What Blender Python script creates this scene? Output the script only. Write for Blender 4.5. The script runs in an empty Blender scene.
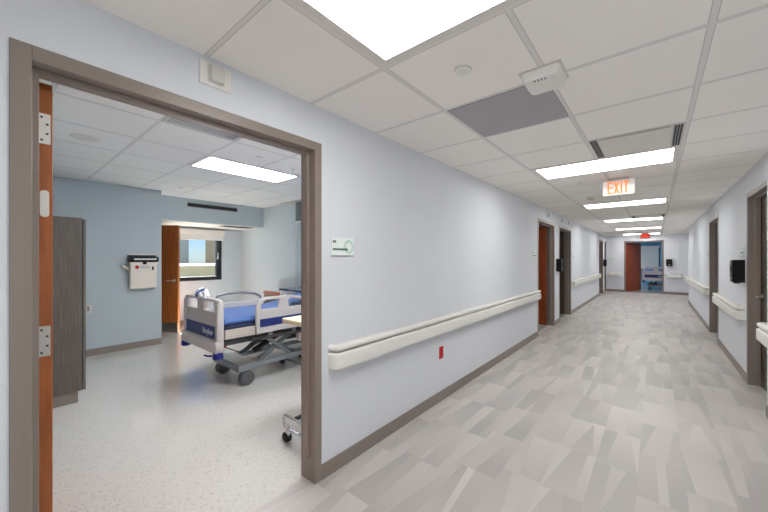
import bpy, bmesh, math, random
from mathutils import Vector, Matrix
random.seed(7)
S = bpy.context.scene
COL = S.collection
PI = math.pi

# ------------------------------------------------------------------ materials
def srgb(r, g, b):
    f = lambda c: (c/255/12.92) if c/255 <= .04045 else ((c/255+.055)/1.055)**2.4
    return (f(r), f(g), f(b), 1)

def new_mat(name):
    m = bpy.data.materials.new(name); m.use_nodes = True
    return m, m.node_tree.nodes, m.node_tree.links, m.node_tree.nodes['Principled BSDF']

def mat(name, col, rough=.5, metal=0., spec=.5, var=.04, scale=30, bump=0., stretch=None, coat=0.):
    """plain surface with slight procedural variation"""
    m, n, l, b = new_mat(name)
    tc = n.new('ShaderNodeTexCoord'); mp = n.new('ShaderNodeMapping')
    if stretch: mp.inputs['Scale'].default_value = stretch
    nz = n.new('ShaderNodeTexNoise'); nz.inputs['Scale'].default_value = scale; nz.inputs['Detail'].default_value = 3
    l.new(tc.outputs['Object'], mp.inputs['Vector']); l.new(mp.outputs['Vector'], nz.inputs['Vector'])
    mx = n.new('ShaderNodeMix'); mx.data_type = 'RGBA'
    mx.inputs['A'].default_value = tuple(c*(1-var) for c in col[:3])+(1,)
    mx.inputs['B'].default_value = tuple(min(1, c*(1+var)) for c in col[:3])+(1,)
    l.new(nz.outputs['Fac'], mx.inputs['Factor']); l.new(mx.outputs['Result'], b.inputs['Base Color'])
    b.inputs['Roughness'].default_value = rough; b.inputs['Metallic'].default_value = metal
    b.inputs['Specular IOR Level'].default_value = spec; b.inputs['Coat Weight'].default_value = coat
    if bump:
        bp = n.new('ShaderNodeBump'); bp.inputs['Strength'].default_value = bump; bp.inputs['Distance'].default_value = .002
        l.new(nz.outputs['Fac'], bp.inputs['Height']); l.new(bp.outputs['Normal'], b.inputs['Normal'])
    return m

def emit(name, col, strength):
    m, n, l, b = new_mat(name)
    b.inputs['Base Color'].default_value = tuple(min(.8, x) for x in col[:3])+(1,)
    b.inputs['Emission Color'].default_value = col; b.inputs['Emission Strength'].default_value = strength
    return m

def math_node(n, l, op, a, b=None, c=None):
    q = n.new('ShaderNodeMath'); q.operation = op
    for i, v in enumerate((a, b, c)):
        if v is None: continue
        if isinstance(v, (int, float)): q.inputs[i].default_value = v
        else: l.new(v, q.inputs[i])
    return q.outputs[0]

def ceiling_mat(name, x0, y0, s, tile, bar):
    m, n, l, b = new_mat(name)
    tc = n.new('ShaderNodeTexCoord'); sp = n.new('ShaderNodeSeparateXYZ'); l.new(tc.outputs['Object'], sp.inputs[0])
    M = lambda *a: math_node(n, l, *a)
    def dist(o, off):
        t = M('DIVIDE', M('SUBTRACT', o, off), s)
        return M('MULTIPLY', M('ABSOLUTE', M('SUBTRACT', t, M('ROUND', t))), s)
    dx = dist(sp.outputs[0], x0); dy = dist(sp.outputs[1], y0)
    bx = M('LESS_THAN', dx, .011); by = M('LESS_THAN', dy, .0095)
    barf = M('MAXIMUM', bx, by)
    gx = M('MULTIPLY', M('LESS_THAN', dx, .0140), M('GREATER_THAN', dx, .011))
    gy = M('MULTIPLY', M('LESS_THAN', dy, .0125), M('GREATER_THAN', dy, .0095))
    gap = M('MULTIPLY', M('MAXIMUM', gx, gy), M('SUBTRACT', 1, barf))
    nz = n.new('ShaderNodeTexNoise'); nz.inputs['Scale'].default_value = 160; nz.inputs['Detail'].default_value = 2
    l.new(tc.outputs['Object'], nz.inputs['Vector'])
    wn = n.new('ShaderNodeTexWhiteNoise'); wn.noise_dimensions = '2D'
    cb = n.new('ShaderNodeCombineXYZ')
    l.new(M('FLOOR', M('DIVIDE', M('SUBTRACT', sp.outputs[0], x0), s)), cb.inputs[0])
    l.new(M('FLOOR', M('DIVIDE', M('SUBTRACT', sp.outputs[1], y0), s)), cb.inputs[1])
    l.new(cb.outputs[0], wn.inputs['Vector'])
    val = M('ADD', M('ADD', .965, M('MULTIPLY', nz.outputs['Fac'], .04)), M('MULTIPLY', wn.outputs['Value'], .03))
    t1 = n.new('ShaderNodeMix'); t1.data_type = 'RGBA'; t1.blend_type = 'MULTIPLY'; t1.inputs['Factor'].default_value = 1
    t1.inputs['A'].default_value = tile; cv = n.new('ShaderNodeCombineColor')
    for i in range(3): l.new(val, cv.inputs[i])
    l.new(cv.outputs[0], t1.inputs['B'])
    t2 = n.new('ShaderNodeMix'); t2.data_type = 'RGBA'; l.new(barf, t2.inputs['Factor']); l.new(t1.outputs['Result'], t2.inputs['A']); t2.inputs['B'].default_value = bar
    t3 = n.new('ShaderNodeMix'); t3.data_type = 'RGBA'; l.new(gap, t3.inputs['Factor']); l.new(t2.outputs['Result'], t3.inputs['A'])
    t3.inputs['B'].default_value = (.54, .525, .51, 1)
    l.new(t3.outputs['Result'], b.inputs['Base Color'])
    b.inputs['Roughness'].default_value = .9; b.inputs['Specular IOR Level'].default_value = .2
    return m

def plank_floor_mat():
    """vinyl planks patterned with tapering shards of greige"""
    m, n, l, b = new_mat('shard_plank_vinyl')
    M = lambda *a: math_node(n, l, *a)
    tc = n.new('ShaderNodeTexCoord'); sp = n.new('ShaderNodeSeparateXYZ'); l.new(tc.outputs['Object'], sp.inputs[0])
    w, h = .235, .56
    X = M('DIVIDE', M('ADD', sp.outputs[0], .09), w); i = M('FLOOR', X); u = M('SUBTRACT', X, i)
    off = n.new('ShaderNodeTexWhiteNoise'); off.noise_dimensions = '1D'; l.new(i, off.inputs['W'])
    Y = M('ADD', M('DIVIDE', sp.outputs[1], h), off.outputs['Value']); j = M('FLOOR', Y); v = M('SUBTRACT', Y, j)
    cb = n.new('ShaderNodeCombineXYZ'); l.new(i, cb.inputs[0]); l.new(j, cb.inputs[1])
    def rnd(seed):
        a = n.new('ShaderNodeVectorMath'); a.operation = 'ADD'; l.new(cb.outputs[0], a.inputs[0]); a.inputs[1].default_value = (seed, seed*1.7, 0)
        q = n.new('ShaderNodeTexWhiteNoise'); q.noise_dimensions = '2D'; l.new(a.outputs[0], q.inputs['Vector'])
        return q.outputs['Value']
    # two slanting cuts through every plank
    c1 = M('ADD', M('ADD', .05, M('MULTIPLY', rnd(3.1), .5)), M('MULTIPLY', M('SUBTRACT', rnd(9.4), .5), M('MULTIPLY', M('SUBTRACT', v, .5), .85)))
    c2 = M('ADD', M('ADD', .45, M('MULTIPLY', rnd(5.7), .5)), M('MULTIPLY', M('SUBTRACT', rnd(2.2), .5), M('MULTIPLY', M('SUBTRACT', v, .5), .85)))
    s1 = M('GREATER_THAN', u, c1); s2 = M('GREATER_THAN', u, c2)
    va, vb, vc = rnd(11.3), rnd(13.9), rnd(17.1)
    mix = lambda f, a, c: M('ADD', M('MULTIPLY', a, M('SUBTRACT', 1, f)), M('MULTIPLY', c, f))
    sh = mix(s2, mix(s1, va, vb), vc)
    # soft shading running along a shard, woven grain
    tilt = M('SUBTRACT', mix(s2, mix(s1, rnd(21.), rnd(24.)), rnd(27.)), .35)
    sh = M('ADD', M('MULTIPLY', sh, .75), M('MULTIPLY', M('SUBTRACT', v, .3), tilt))
    mp = n.new('ShaderNodeMapping'); mp.inputs['Scale'].default_value = (60, 8, 1); l.new(tc.outputs['Object'], mp.inputs['Vector'])
    nz = n.new('ShaderNodeTexNoise'); nz.inputs['Scale'].default_value = 4; nz.inputs['Detail'].default_value = 4; l.new(mp.outputs[0], nz.inputs['Vector'])
    sh = M('ADD', sh, M('MULTIPLY', M('SUBTRACT', nz.outputs['Fac'], .5), .35))
    r = n.new('ShaderNodeValToRGB'); l.new(sh, r.inputs[0])
    e = r.color_ramp.elements
    e[0].position = 0; e[0].color = FLOOR_DARK; e[1].position = 1; e[1].color = FLOOR_LIGHT
    k = e.new(.45); k.color = tuple((a*.5+c*.5) for a, c in zip(FLOOR_DARK, FLOOR_LIGHT))
    # thin joints
    jx = M('LESS_THAN', u, .006); jy = M('LESS_THAN', v, .003)
    mx = n.new('ShaderNodeMix'); mx.data_type = 'RGBA'; l.new(M('MULTIPLY', M('MAXIMUM', jx, jy), .12), mx.inputs['Factor'])
    l.new(r.outputs['Color'], mx.inputs['A']); mx.inputs['B'].default_value = (.2, .19, .18, 1)
    l.new(mx.outputs['Result'], b.inputs['Base Color'])
    b.inputs['Roughness'].default_value = .42; b.inputs['Specular IOR Level'].default_value = .35
    return m

def speckle_floor_mat():
    m, n, l, b = new_mat('speckled_sheet_vinyl')
    tc = n.new('ShaderNodeTexCoord')
    def chips(scale, keep, col, prev, seed):
        mp = n.new('ShaderNodeMapping'); mp.inputs['Location'].default_value = (seed, seed, 0); l.new(tc.outputs['Object'], mp.inputs['Vector'])
        vo = n.new('ShaderNodeTexVoronoi'); vo.inputs['Scale'].default_value = scale; l.new(mp.outputs[0], vo.inputs['Vector'])
        sc = n.new('ShaderNodeSeparateColor'); l.new(vo.outputs['Color'], sc.inputs[0])
        a = math_node(n, l, 'LESS_THAN', sc.outputs[0], keep)
        d = math_node(n, l, 'LESS_THAN', vo.outputs['Distance'], .42)
        f = math_node(n, l, 'MULTIPLY', a, d)
        mx = n.new('ShaderNodeMix'); mx.data_type = 'RGBA'; l.new(f, mx.inputs['Factor'])
        if isinstance(prev, tuple): mx.inputs['A'].default_value = prev
        else: l.new(prev, mx.inputs['A'])
        mx.inputs['B'].default_value = col
        return mx.outputs['Result']
    base = ROOM_FLOOR
    c = chips(70, .35, tuple(x*1.06 for x in base[:3])+(1,), base, 0)
    c = chips(60, .22, tuple(x*.86 for x in base[:3])+(1,), c, 3.3)
    c = chips(85, .04, tuple(x*.60 for x in base[:3])+(1,), c, 7.7)
    l.new(c, b.inputs['Base Color'])
    nz = n.new('ShaderNodeTexNoise'); nz.inputs['Scale'].default_value = 5; l.new(tc.outputs['Object'], nz.inputs['Vector'])
    bp = n.new('ShaderNodeBump'); bp.inputs['Strength'].default_value = .06; bp.inputs['Distance'].default_value = .01
    l.new(nz.outputs['Fac'], bp.inputs['Height']); l.new(bp.outputs['Normal'], b.inputs['Normal'])
    b.inputs['Roughness'].default_value = .10; b.inputs['Specular IOR Level'].default_value = .85
    return m

def wood_mat(name, dark, light, rough=.35, sc=(14, 14, 1.2), grain=3.):
    m, n, l, b = new_mat(name)
    tc = n.new('ShaderNodeTexCoord'); mp = n.new('ShaderNodeMapping'); mp.inputs['Scale'].default_value = sc
    l.new(tc.outputs['Object'], mp.inputs['Vector'])
    nz = n.new('ShaderNodeTexNoise'); nz.inputs['Scale'].default_value = grain; nz.inputs['Detail'].default_value = 6; nz.inputs['Distortion'].default_value = .6
    l.new(mp.outputs[0], nz.inputs['Vector'])
    r = n.new('ShaderNodeValToRGB'); l.new(nz.outputs['Fac'], r.inputs[0])
    r.color_ramp.elements[0].position = .32; r.color_ramp.elements[0].color = dark
    r.color_ramp.elements[1].position = .7; r.color_ramp.elements[1].color = light
    l.new(r.outputs['Color'], b.inputs['Base Color']); b.inputs['Roughness'].default_value = rough
    return m

def grille_mat(name, hole, face, s):
    """perforated metal: rows of small holes"""
    m, n, l, b = new_mat(name)
    M = lambda *a: math_node(n, l, *a)
    tc = n.new('ShaderNodeTexCoord'); sp = n.new('ShaderNodeSeparateXYZ'); l.new(tc.outputs['Object'], sp.inputs[0])
    def fr(o): t = M('DIVIDE', o, s); return M('SUBTRACT', M('FRACT', t), .5)
    x, y = fr(sp.outputs[0]), fr(sp.outputs[1])
    d = M('SQRT', M('ADD', M('MULTIPLY', x, x), M('MULTIPLY', y, y)))
    f = M('LESS_THAN', d, .36)
    mx = n.new('ShaderNodeMix'); mx.data_type = 'RGBA'; l.new(f, mx.inputs['Factor']); mx.inputs['A'].default_value = face; mx.inputs['B'].default_value = hole
    l.new(mx.outputs['Result'], b.inputs['Base Color']); b.inputs['Roughness'].default_value = .5
    return m

def glass_mat():
    m, n, l, b = new_mat('window_glass')
    t = n.new('ShaderNodeBsdfTransparent'); t.inputs[0].default_value = (.93, .96, .96, 1)
    g = n.new('ShaderNodeBsdfGlossy'); g.inputs['Roughness'].default_value = .02
    mx = n.new('ShaderNodeMixShader'); mx.inputs[0].default_value = .05; l.new(t.outputs[0], mx.inputs[1]); l.new(g.outputs[0], mx.inputs[2])
    l.new(mx.outputs[0], n['Material Output'].inputs['Surface'])
    return m

FLOOR_DARK = srgb(183, 179, 176); FLOOR_LIGHT = srgb(214, 209, 205)
ROOM_FLOOR = srgb(206, 203, 198)
MT = dict(
    paint=mat('pale_blue_grey_paint', srgb(224, 228, 234), .75, var=.012, scale=3, spec=.2),
    room_paint=mat('blue_grey_paint', srgb(190, 200, 206), .7, var=.012, scale=3, spec=.25),
    ceil=ceiling_mat('acoustic_tile_ceiling', -1.058, 1.275, .618, srgb(248, 245, 240), srgb(232, 229, 225)),
    room_ceil=ceiling_mat('acoustic_tile_room_ceiling', -3.12, .885, .62, srgb(243, 242, 241), srgb(226, 226, 226)),
    white_board=mat('white_plasterboard', srgb(232, 232, 230), .7, var=.01),
    floor=plank_floor_mat(), room_floor=speckle_floor_mat(),
    frame=mat('taupe_painted_steel', srgb(142, 131, 124), .32, var=.02, spec=.45),
    base=mat('taupe_vinyl_base', srgb(140, 130, 123), .45, var=.03),
    wood=wood_mat('orange_oak_veneer', srgb(150, 82, 38), srgb(180, 104, 52), .35),
    wood_red=wood_mat('cherry_veneer', srgb(140, 62, 30), srgb(168, 82, 42), .3),
    ward=wood_mat('grey_brown_laminate', srgb(84, 77, 70), srgb(118, 109, 100), .45, (40, 40, 1.0), 4),
    steel=mat('brushed_steel', srgb(200, 198, 192), .3, 1., var=.05),
    chrome=mat('polished_chrome', srgb(225, 226, 228), .08, 1., var=.01),
    zinc=mat('white_plated_hinge', srgb(228, 226, 220), .4, .3, var=.03),
    hole=mat('dark_screw_hole', srgb(60, 56, 50), .6),
    cream=mat('cream_vinyl', srgb(236, 235, 230), .42, var=.015),
    white=mat('white_plastic', srgb(235, 233, 228), .4, var=.01),
    offwhite=mat('off_white_plastic', srgb(220, 217, 212), .45, var=.01),
    lens=mat('frosted_lens', srgb(215, 212, 208), .25, var=.01),
    black=mat('black_plastic', srgb(17, 18, 20), .4, var=.05, spec=.3),
    rubber=mat('black_rubber', srgb(28, 28, 30), .7, var=.05),
    dark=mat('dark_slot', srgb(38, 40, 44), .7, var=.05),
    teal=mat('pale_teal_sign', srgb(238, 247, 245), .4, var=.02),
    teal2=mat('mint_ring_print', srgb(178, 218, 206), .4, var=.02),
    ink=mat('dark_green_ink', srgb(40, 80, 74), .5),
    red=mat('red_plastic', srgb(200, 20, 34), .35, var=.03),
    grille=grille_mat('perforated_grille', srgb(116, 114, 120), srgb(196, 193, 197), .0075),
    louver=mat('grey_louver', srgb(150, 150, 150), .5),
    troffer=mat('white_troffer_frame', srgb(225, 222, 216), .5),
    diff=emit('lit_diffuser', (1, .985, .955, 1), 9.5),
    room_diff=emit('lit_room_diffuser', (.97, .985, 1, 1), 16),
    exit_ink=emit('lit_orange_letters', srgb(255, 125, 30), .8),
    exit_red=emit('lit_red_letters', srgb(255, 60, 40), 1.0),
    exit_face=mat('clear_acrylic_face', srgb(240, 236, 232), .2),
    exit_face2=mat('salmon_sign_face', srgb(235, 120, 100), .3),
    alu=mat('anodised_aluminium', srgb(190, 190, 190), .35, .8),
    winframe=mat('black_window_frame', srgb(32, 36, 42), .4, var=.03),
    glass=glass_mat(),
    blind=mat('white_blind_fabric', srgb(228, 230, 228), .8, bump=.2, scale=400),
    sharps=mat('beige_plastic', srgb(238, 229, 218), .4, var=.015),
    bed_grey=mat('warm_grey_bed_plastic', srgb(198, 192, 190), .4, var=.015),
    bed_beige=mat('beige_bed_plastic', srgb(198, 190, 181), .45, var=.015),
    navy=mat('navy_blue_plastic', srgb(28, 44, 112), .35, var=.03),
    bluecap=mat('deep_blue_bumper', srgb(24, 34, 120), .35, var=.03),
    mattress=mat('blue_vinyl_mattress', srgb(64, 96, 156), .35, var=.06, scale=9),
    mat_side=mat('navy_mattress_side', srgb(24, 40, 80), .5, var=.05),
    bed_metal=mat('grey_painted_steel', srgb(140, 146, 150), .35, .35, var=.04),
    bed_dark=mat('dark_grey_mechanism', srgb(66, 66, 70), .5, .2, var=.08),
    wheel=mat('grey_caster_wheel', srgb(96, 98, 102), .5, var=.04),
    printw=mat('white_print', srgb(225, 228, 235), .5),
    cloth=mat('white_cotton_bundle', srgb(226, 230, 236), .9, bump=.4, scale=60),
    cloth_b=mat('blue_striped_cotton', srgb(70, 92, 150), .9),
    butter=mat('cream_laminate', srgb(236, 222, 190), .4, var=.02),
    slate=mat('slate_blue_laminate', srgb(52, 64, 88), .22, var=.03),
    curtain=mat('pale_grey_curtain', srgb(176, 188, 194), .9, var=.05),
    mesh=mat('grey_curtain_mesh', srgb(128, 134, 138), .9, var=.08, scale=200),
    chairwood=wood_mat('reddish_chair_wood', srgb(150, 92, 70), srgb(178, 116, 92), .4),
    uph=mat('taupe_upholstery', srgb(120, 108, 100), .85, var=.08),
    darkdoor=wood_mat('dark_brown_veneer', srgb(66, 56, 50), srgb(84, 72, 64), .4),
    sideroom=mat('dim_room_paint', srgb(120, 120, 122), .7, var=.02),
    far_paint=mat('soft_blue_room_paint', srgb(120, 172, 204), .6, var=.02),
    bl_grey=mat('grey_cladding_outside', srgb(116, 124, 124), .8, var=.06, scale=.6),
    bl_brown=mat('brown_render_outside', srgb(132, 120, 102), .8, var=.06, scale=.6),
    bl_beige=mat('beige_roof_outside', srgb(122, 116, 98), .8, var=.15, scale=1.2),
    coping=mat('white_coping_outside', srgb(225, 222, 212), .6),
    land=mat('hazy_plain_outside', srgb(120, 132, 136), .9, var=.15, scale=.02),
)

# ------------------------------------------------------------------ mesh helpers
class MB:
    def __init__(s): s.bm = bmesh.new()
    def box(s, x0, y0, z0, x1, y1, z1, smooth=False):
        v = [s.bm.verts.new(p) for p in ((x0,y0,z0),(x1,y0,z0),(x1,y1,z0),(x0,y1,z0),(x0,y0,z1),(x1,y0,z1),(x1,y1,z1),(x0,y1,z1))]
        for f in ((0,3,2,1),(4,5,6,7),(0,1,5,4),(1,2,6,5),(2,3,7,6),(3,0,4,7)): s.bm.faces.new([v[i] for i in f])
        return s
    def hexa(s, bottom, top):
        v = [s.bm.verts.new(p) for p in list(bottom)+list(top)]
        n = len(bottom)
        s.bm.faces.new(v[:n][::-1]); s.bm.faces.new(v[n:])
        for i in range(n): s.bm.faces.new((v[i], v[(i+1) % n], v[n+(i+1) % n], v[n+i]))
        return s
    def prism(s, poly, axis, a, b):
        """poly of 2d points extruded on axis from a to b (the other two axes in order)"""
        def P(p, t): q = list(p); q.insert('xyz'.index(axis), t); return q
        return s.hexa([P(p, a) for p in poly], [P(p, b) for p in poly])
    def tube(s, pts, r, n=10, closed=False):
        pts = [Vector(p) for p in pts]; rings = []
        m = len(pts)
        for i, p in enumerate(pts):
            if closed: d = pts[(i+1) % m]-pts[i-1]
            else: d = (pts[min(i+1, m-1)]-pts[max(i-1, 0)])
            d.normalize()
            a = Vector((0, 0, 1)) if abs(d.z) < .9 else Vector((1, 0, 0))
            e1 = d.cross(a).normalized(); e2 = d.cross(e1).normalized()
            rings.append([s.bm.verts.new(p+(e1*math.cos(2*PI*k/n)+e2*math.sin(2*PI*k/n))*r) for k in range(n)])
        for i in range(m if closed else m-1):
            A, B = rings[i], rings[(i+1) % m]
            for k in range(n):
                f = s.bm.faces.new((A[k], A[(k+1) % n], B[(k+1) % n], B[k])); f.smooth = True
        if not closed:
            s.bm.faces.new(rings[0][::-1]); s.bm.faces.new(rings[-1])
        return s
    def cyl(s, p0, p1, r, n=24): return s.tube([p0, p1], r, n)
    def bar(s, p0, p1, w, h):
        """rectangular bar between two points, w across, h in the plane"""
        p0, p1 = Vector(p0), Vector(p1); d = (p1-p0).normalized()
        a = Vector((0, 0, 1)) if abs(d.z) < .95 else Vector((0, 1, 0))
        e1 = d.cross(a).normalized()*w/2; e2 = d.cross(e1).normalized()*h/2
        q = [e1+e2, e1*-1+e2, e1*-1-e2, e1-e2]
        return s.hexa([p0+t for t in q], [p1+t for t in q])
    def lathe(s, prof, c, axis='z', n=28):
        rings = []
        for r, t in prof:
            ring = []
            for k in range(n):
                a = 2*PI*k/n; p = (r*math.cos(a), r*math.sin(a), t)
                if axis == 'x': p = (t, p[0], p[1])
                elif axis == 'y': p = (p[0], t, p[1])
                ring.append(s.bm.verts.new((p[0]+c[0], p[1]+c[1], p[2]+c[2])))
            rings.append(ring)
        for A, B in zip(rings, rings[1:]):
            for k in range(n):
                f = s.bm.faces.new((A[k], A[(k+1) % n], B[(k+1) % n], B[k])); f.smooth = True
        s.bm.faces.new(rings[0][::-1]); s.bm.faces.new(rings[-1])
        return s
    def sweep(s, path, prof):
        """prof (n,z) carried along a plan path, n to the right-hand normal"""
        P = [Vector((p[0], p[1], 0)) for p in path]; rings = []; m = len(P)
        for i in range(m):
            d0 = (P[i]-P[i-1]).normalized() if i else (P[1]-P[0]).normalized()
            d1 = (P[i+1]-P[i]).normalized() if i < m-1 else d0
            t = (d0+d1).normalized(); nn = Vector((t.y, -t.x, 0)); k = 1/max(.3, nn.dot(Vector((d0.y, -d0.x, 0))))
            rings.append([s.bm.verts.new((P[i].x+nn.x*a*k, P[i].y+nn.y*a*k, z)) for a, z in prof])
        q = len(prof)
        for A, B in zip(rings, rings[1:]):
            for k in range(q):
                f = s.bm.faces.new((A[k], A[(k+1) % q], B[(k+1) % q], B[k])); f.smooth = True
        s.bm.faces.new(rings[0][::-1]); s.bm.faces.new(rings[-1])
        return s
    def build(s, name, m, parent=None, bevel=0., world=False, seg=2, auto=True):
        bmesh.ops.recalc_face_normals(s.bm, faces=s.bm.faces[:])
        me = bpy.data.meshes.new(name); s.bm.to_mesh(me); s.bm.free()
        return link(name, me, m, parent, bevel, world, seg, auto)

def wloc(o):
    v = Vector((0, 0, 0))
    while o: v += o.location; o = o.parent
    return v

def link(name, me, m, parent=None, bevel=0., world=False, seg=2, auto=True):
    o = bpy.data.objects.new(name, me); COL.objects.link(o)
    me.materials.append(MT[m] if isinstance(m, str) else m)
    if parent:
        o.parent = parent
        if world: me.transform(Matrix.Translation(-wloc(parent)))
    if bevel:
        b = o.modifiers.new('bevel', 'BEVEL'); b.width = bevel; b.segments = seg; b.limit_method = 'ANGLE'; b.angle_limit = math.radians(40)
    if auto and any(p.use_smooth for p in me.polygons):
        try: me.set_sharp_from_angle(angle=math.radians(42))
        except Exception: pass
    return o

def plate(name, outline, holes, thick, m, parent, plane='yz', at=0., bevel=.004, fillet=True):
    """flat board with holes; the outline lies in the named plane, thickness centred on at"""
    cu = bpy.data.curves.new(name, 'CURVE'); cu.dimensions = '2D'; cu.fill_mode = 'BOTH'
    cu.extrude = thick/2-bevel; cu.bevel_depth = bevel; cu.bevel_resolution = 1; cu.offset = -bevel
    for poly in [outline]+list(holes):
        sp = cu.splines.new('POLY'); sp.points.add(len(poly)-1); sp.use_cyclic_u = True
        for q, p in zip(sp.points, poly): q.co = (p[0], p[1], 0, 1)
    t = bpy.data.objects.new('tmp', cu); COL.objects.link(t)
    dg = bpy.context.evaluated_depsgraph_get()
    me = bpy.data.meshes.new_from_object(t.evaluated_get(dg)); bpy.data.objects.remove(t); bpy.data.curves.remove(cu)
    R = {'yz': Matrix(((0,0,1,at),(1,0,0,0),(0,1,0,0),(0,0,0,1))), 'xz': Matrix(((1,0,0,0),(0,0,-1,at),(0,1,0,0),(0,0,0,1))), 'xy': Matrix(((1,0,0,0),(0,1,0,0),(0,0,1,at),(0,0,0,1)))}[plane]
    me.transform(R); me.materials.clear(); me.name = name
    return link(name, me, m, parent)

def rrect(x0, y0, x1, y1, r, n=5):
    pts = []
    for cx, cy, a in ((x1-r, y1-r, 0), (x0+r, y1-r, 90), (x0+r, y0+r, 180), (x1-r, y0+r, 270)):
        for k in range(n+1):
            t = math.radians(a+90*k/n); pts.append((cx+r*math.cos(t), cy+r*math.sin(t)))
    return pts

def text_mesh(name, body, size, m, parent, rot, loc, depth=.0015, bold=0., sx=1., align='CENTER'):
    cu = bpy.data.curves.new(name, 'FONT'); cu.body = body; cu.size = size; cu.extrude = depth; cu.align_x = align; cu.align_y = 'CENTER'; cu.offset = bold
    t = bpy.data.objects.new('tmp', cu); COL.objects.link(t)
    dg = bpy.context.evaluated_depsgraph_get()
    me = bpy.data.meshes.new_from_object(t.evaluated_get(dg)); bpy.data.objects.remove(t); bpy.data.curves.remove(cu)
    me.transform(Matrix.Translation(loc) @ rot.to_4x4() @ Matrix.Diagonal((sx, 1, 1, 1))); me.materials.clear(); me.name = name
    return link(name, me, m, parent)

FX = Matrix(((0,0,1),(1,0,0),(0,1,0)))      # text that faces +x, reading along +y
FNY = Matrix(((1,0,0),(0,0,-1),(0,1,0)))    # text that faces -y, reading along +x

def tag(o, label, cat, group=None, kind=None):
    o['label'] = label; o['category'] = cat
    if group: o['group'] = group
    if kind: o['kind'] = kind
    return o

def thing(name, label, cat, loc=(0, 0, 0), rz=0., group=None, kind=None):
    o = bpy.data.objects.new(name, None); COL.objects.link(o); o.empty_display_size = .1
    o.location = loc; o.rotation_euler = (0, 0, rz)
    return tag(o, label, cat, group, kind)

def dup(root, loc, rz, label, group=None):
    def cp(o, par):
        c = o.copy(); COL.objects.link(c); c.parent = par
        for ch in list(o.children): cp(ch, c)
        return c
    r = cp(root, None); r.location = loc; r.rotation_euler = (0, 0, rz); r['label'] = label
    if group: r['group'] = group
    return r

def struct(name, mb, m, label, cat, **k):
    return tag(mb.build(name, m, **k), label, cat, kind='structure')

# ------------------------------------------------------------------ dimensions
XL, XR, CZ = -1.648, .801, 2.383          # corridor walls and ceiling
WT = .13                                  # wall thickness
YB, YF = -3.2, 17.1                       # corridor ends
RX0, RX1, RY0, RY1, RZ = -7.75, XL-WT, -.03, 3.9, 2.545   # patient room
AX, AY = -6.33, 1.82                      # bathroom block corner
DT = 2.10                                 # clear door height
FW = .052                                 # frame face

LD = [(.091, 1.301), (6.395, 7.581), (8.11, 9.337), (14.767, 15.88), (16.42, 16.98)]   # clear openings on the left wall
RD = [(4.50, 5.452), (7.76, 8.83)]                                         # and on the right wall
FD = (-.975, .20)                                                           # far wall

def wall_run(mb, fixed0, fixed1, a, b, opens, top, axis):
    """solid wall along an axis with door-height openings"""
    def bx(t0, t1, z0, z1):
        if axis == 'y': mb.box(fixed0, t0, z0, fixed1, t1, z1)
        else: mb.box(t0, fixed0, z0, t1, fixed1, z1)
    c = a
    for o0, o1 in opens:
        bx(c, o0-.02, 0, top); bx(o0-.02, o1+.02, DT+.02, top); c = o1+.02
    bx(c, b, 0, top)

# ------------------------------------------------------------------ setting: shell
m = MB(); wall_run(m, XL-WT, XL, YB, YF+.12, LD, RZ, 'y'); struct('wall_left', m, 'paint', 'long pale blue-grey corridor wall with the open patient room doorway', 'wall')
m = MB(); wall_run(m, XR, XR+WT, 4.46, 14.1, [(4.52, RD[0][1])]+RD[1:], RZ, 'y'); m.box(XR+.22, 14.0, 0, XR+.22+WT, YF+.12, RZ); m.box(XR+.1, 14.0, 0, XR+.25, 14.1, RZ); m.box(XR-.031, YB, 0, XR+WT, 4.46, RZ)
struct('wall_right', m, 'paint', 'pale corridor wall with the black dispenser and two doorways', 'wall')
m = MB(); wall_run(m, YF, YF+.12, XL-WT, XR+WT+.22, [FD], RZ, 'x'); struct('wall_far', m, 'paint', 'end wall of the corridor around the wide wooden door', 'wall')
m = MB().box(XL-WT, YB-.12, 0, XR+WT, YB, RZ); struct('wall_back', m, 'paint', 'corridor wall behind the camera', 'wall')
m = MB().box(XL-.107, YB, -.06, XR+1.6, YF+.06, 0); struct('floor', m, 'floor', 'corridor floor of grey vinyl planks in a shard pattern', 'floor')
m = MB().box(XL, YB, CZ, XR+.25, YF, CZ+.03); struct('ceiling', m, 'ceil', 'corridor ceiling of square white acoustic tiles', 'ceiling')
# patient room
m = MB().box(RX0-.2, RY0-.2, -.06, XL-.107, RY1+.2, 0); struct('floor_patient_room', m, 'room_floor', 'glossy cream speckled floor of the patient room', 'floor')
m = MB().box(RX0, RY0, RZ, RX1, RY1, RZ+.03); struct('ceiling_patient_room', m, 'room_ceil', 'white tiled ceiling of the patient room', 'ceiling')
m = MB().box(AX-.12, RY0, 0, AX, AY, RZ)
c0, c1 = -7.66, -6.80
m.box(AX-.12, AY-.12, 0, c1+.02, AY, RZ); m.box(c0-.02, AY-.12, 2.07, c1+.02, AY, RZ); m.box(RX0, AY-.12, 0, c0-.02, AY, RZ)
struct('wall_bathroom', m, 'room_paint', 'blue-grey wall carrying the beige sharps container', 'wall')
m = MB().box(RX0-.15, RY0-.15, 0, RX1, RY0, RZ); struct('wall_south', m, 'room_paint', 'patient room wall behind the wardrobe and open door', 'wall')
m = MB().box(RX0-.15, RY1, 0, RX1, RY1+.15, RZ); struct('wall_north', m, 'room_paint', 'patient room wall behind the head of the bed', 'wall')
WY0, WY1, WZ0, WZ1 = 2.05, 3.425, .93, 2.0
m = MB().box(RX0-.15, RY0, 0, RX0, WY0, RZ); m.box(RX0-.15, WY1, 0, RX0, RY1, RZ); m.box(RX0-.15, WY0, 0, RX0, WY1, WZ0); m.box(RX0-.15, WY0, WZ1, RX0, WY1, RZ)
struct('wall_window', m, 'room_paint', 'outer wall of the patient room around its window', 'wall')
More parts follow.
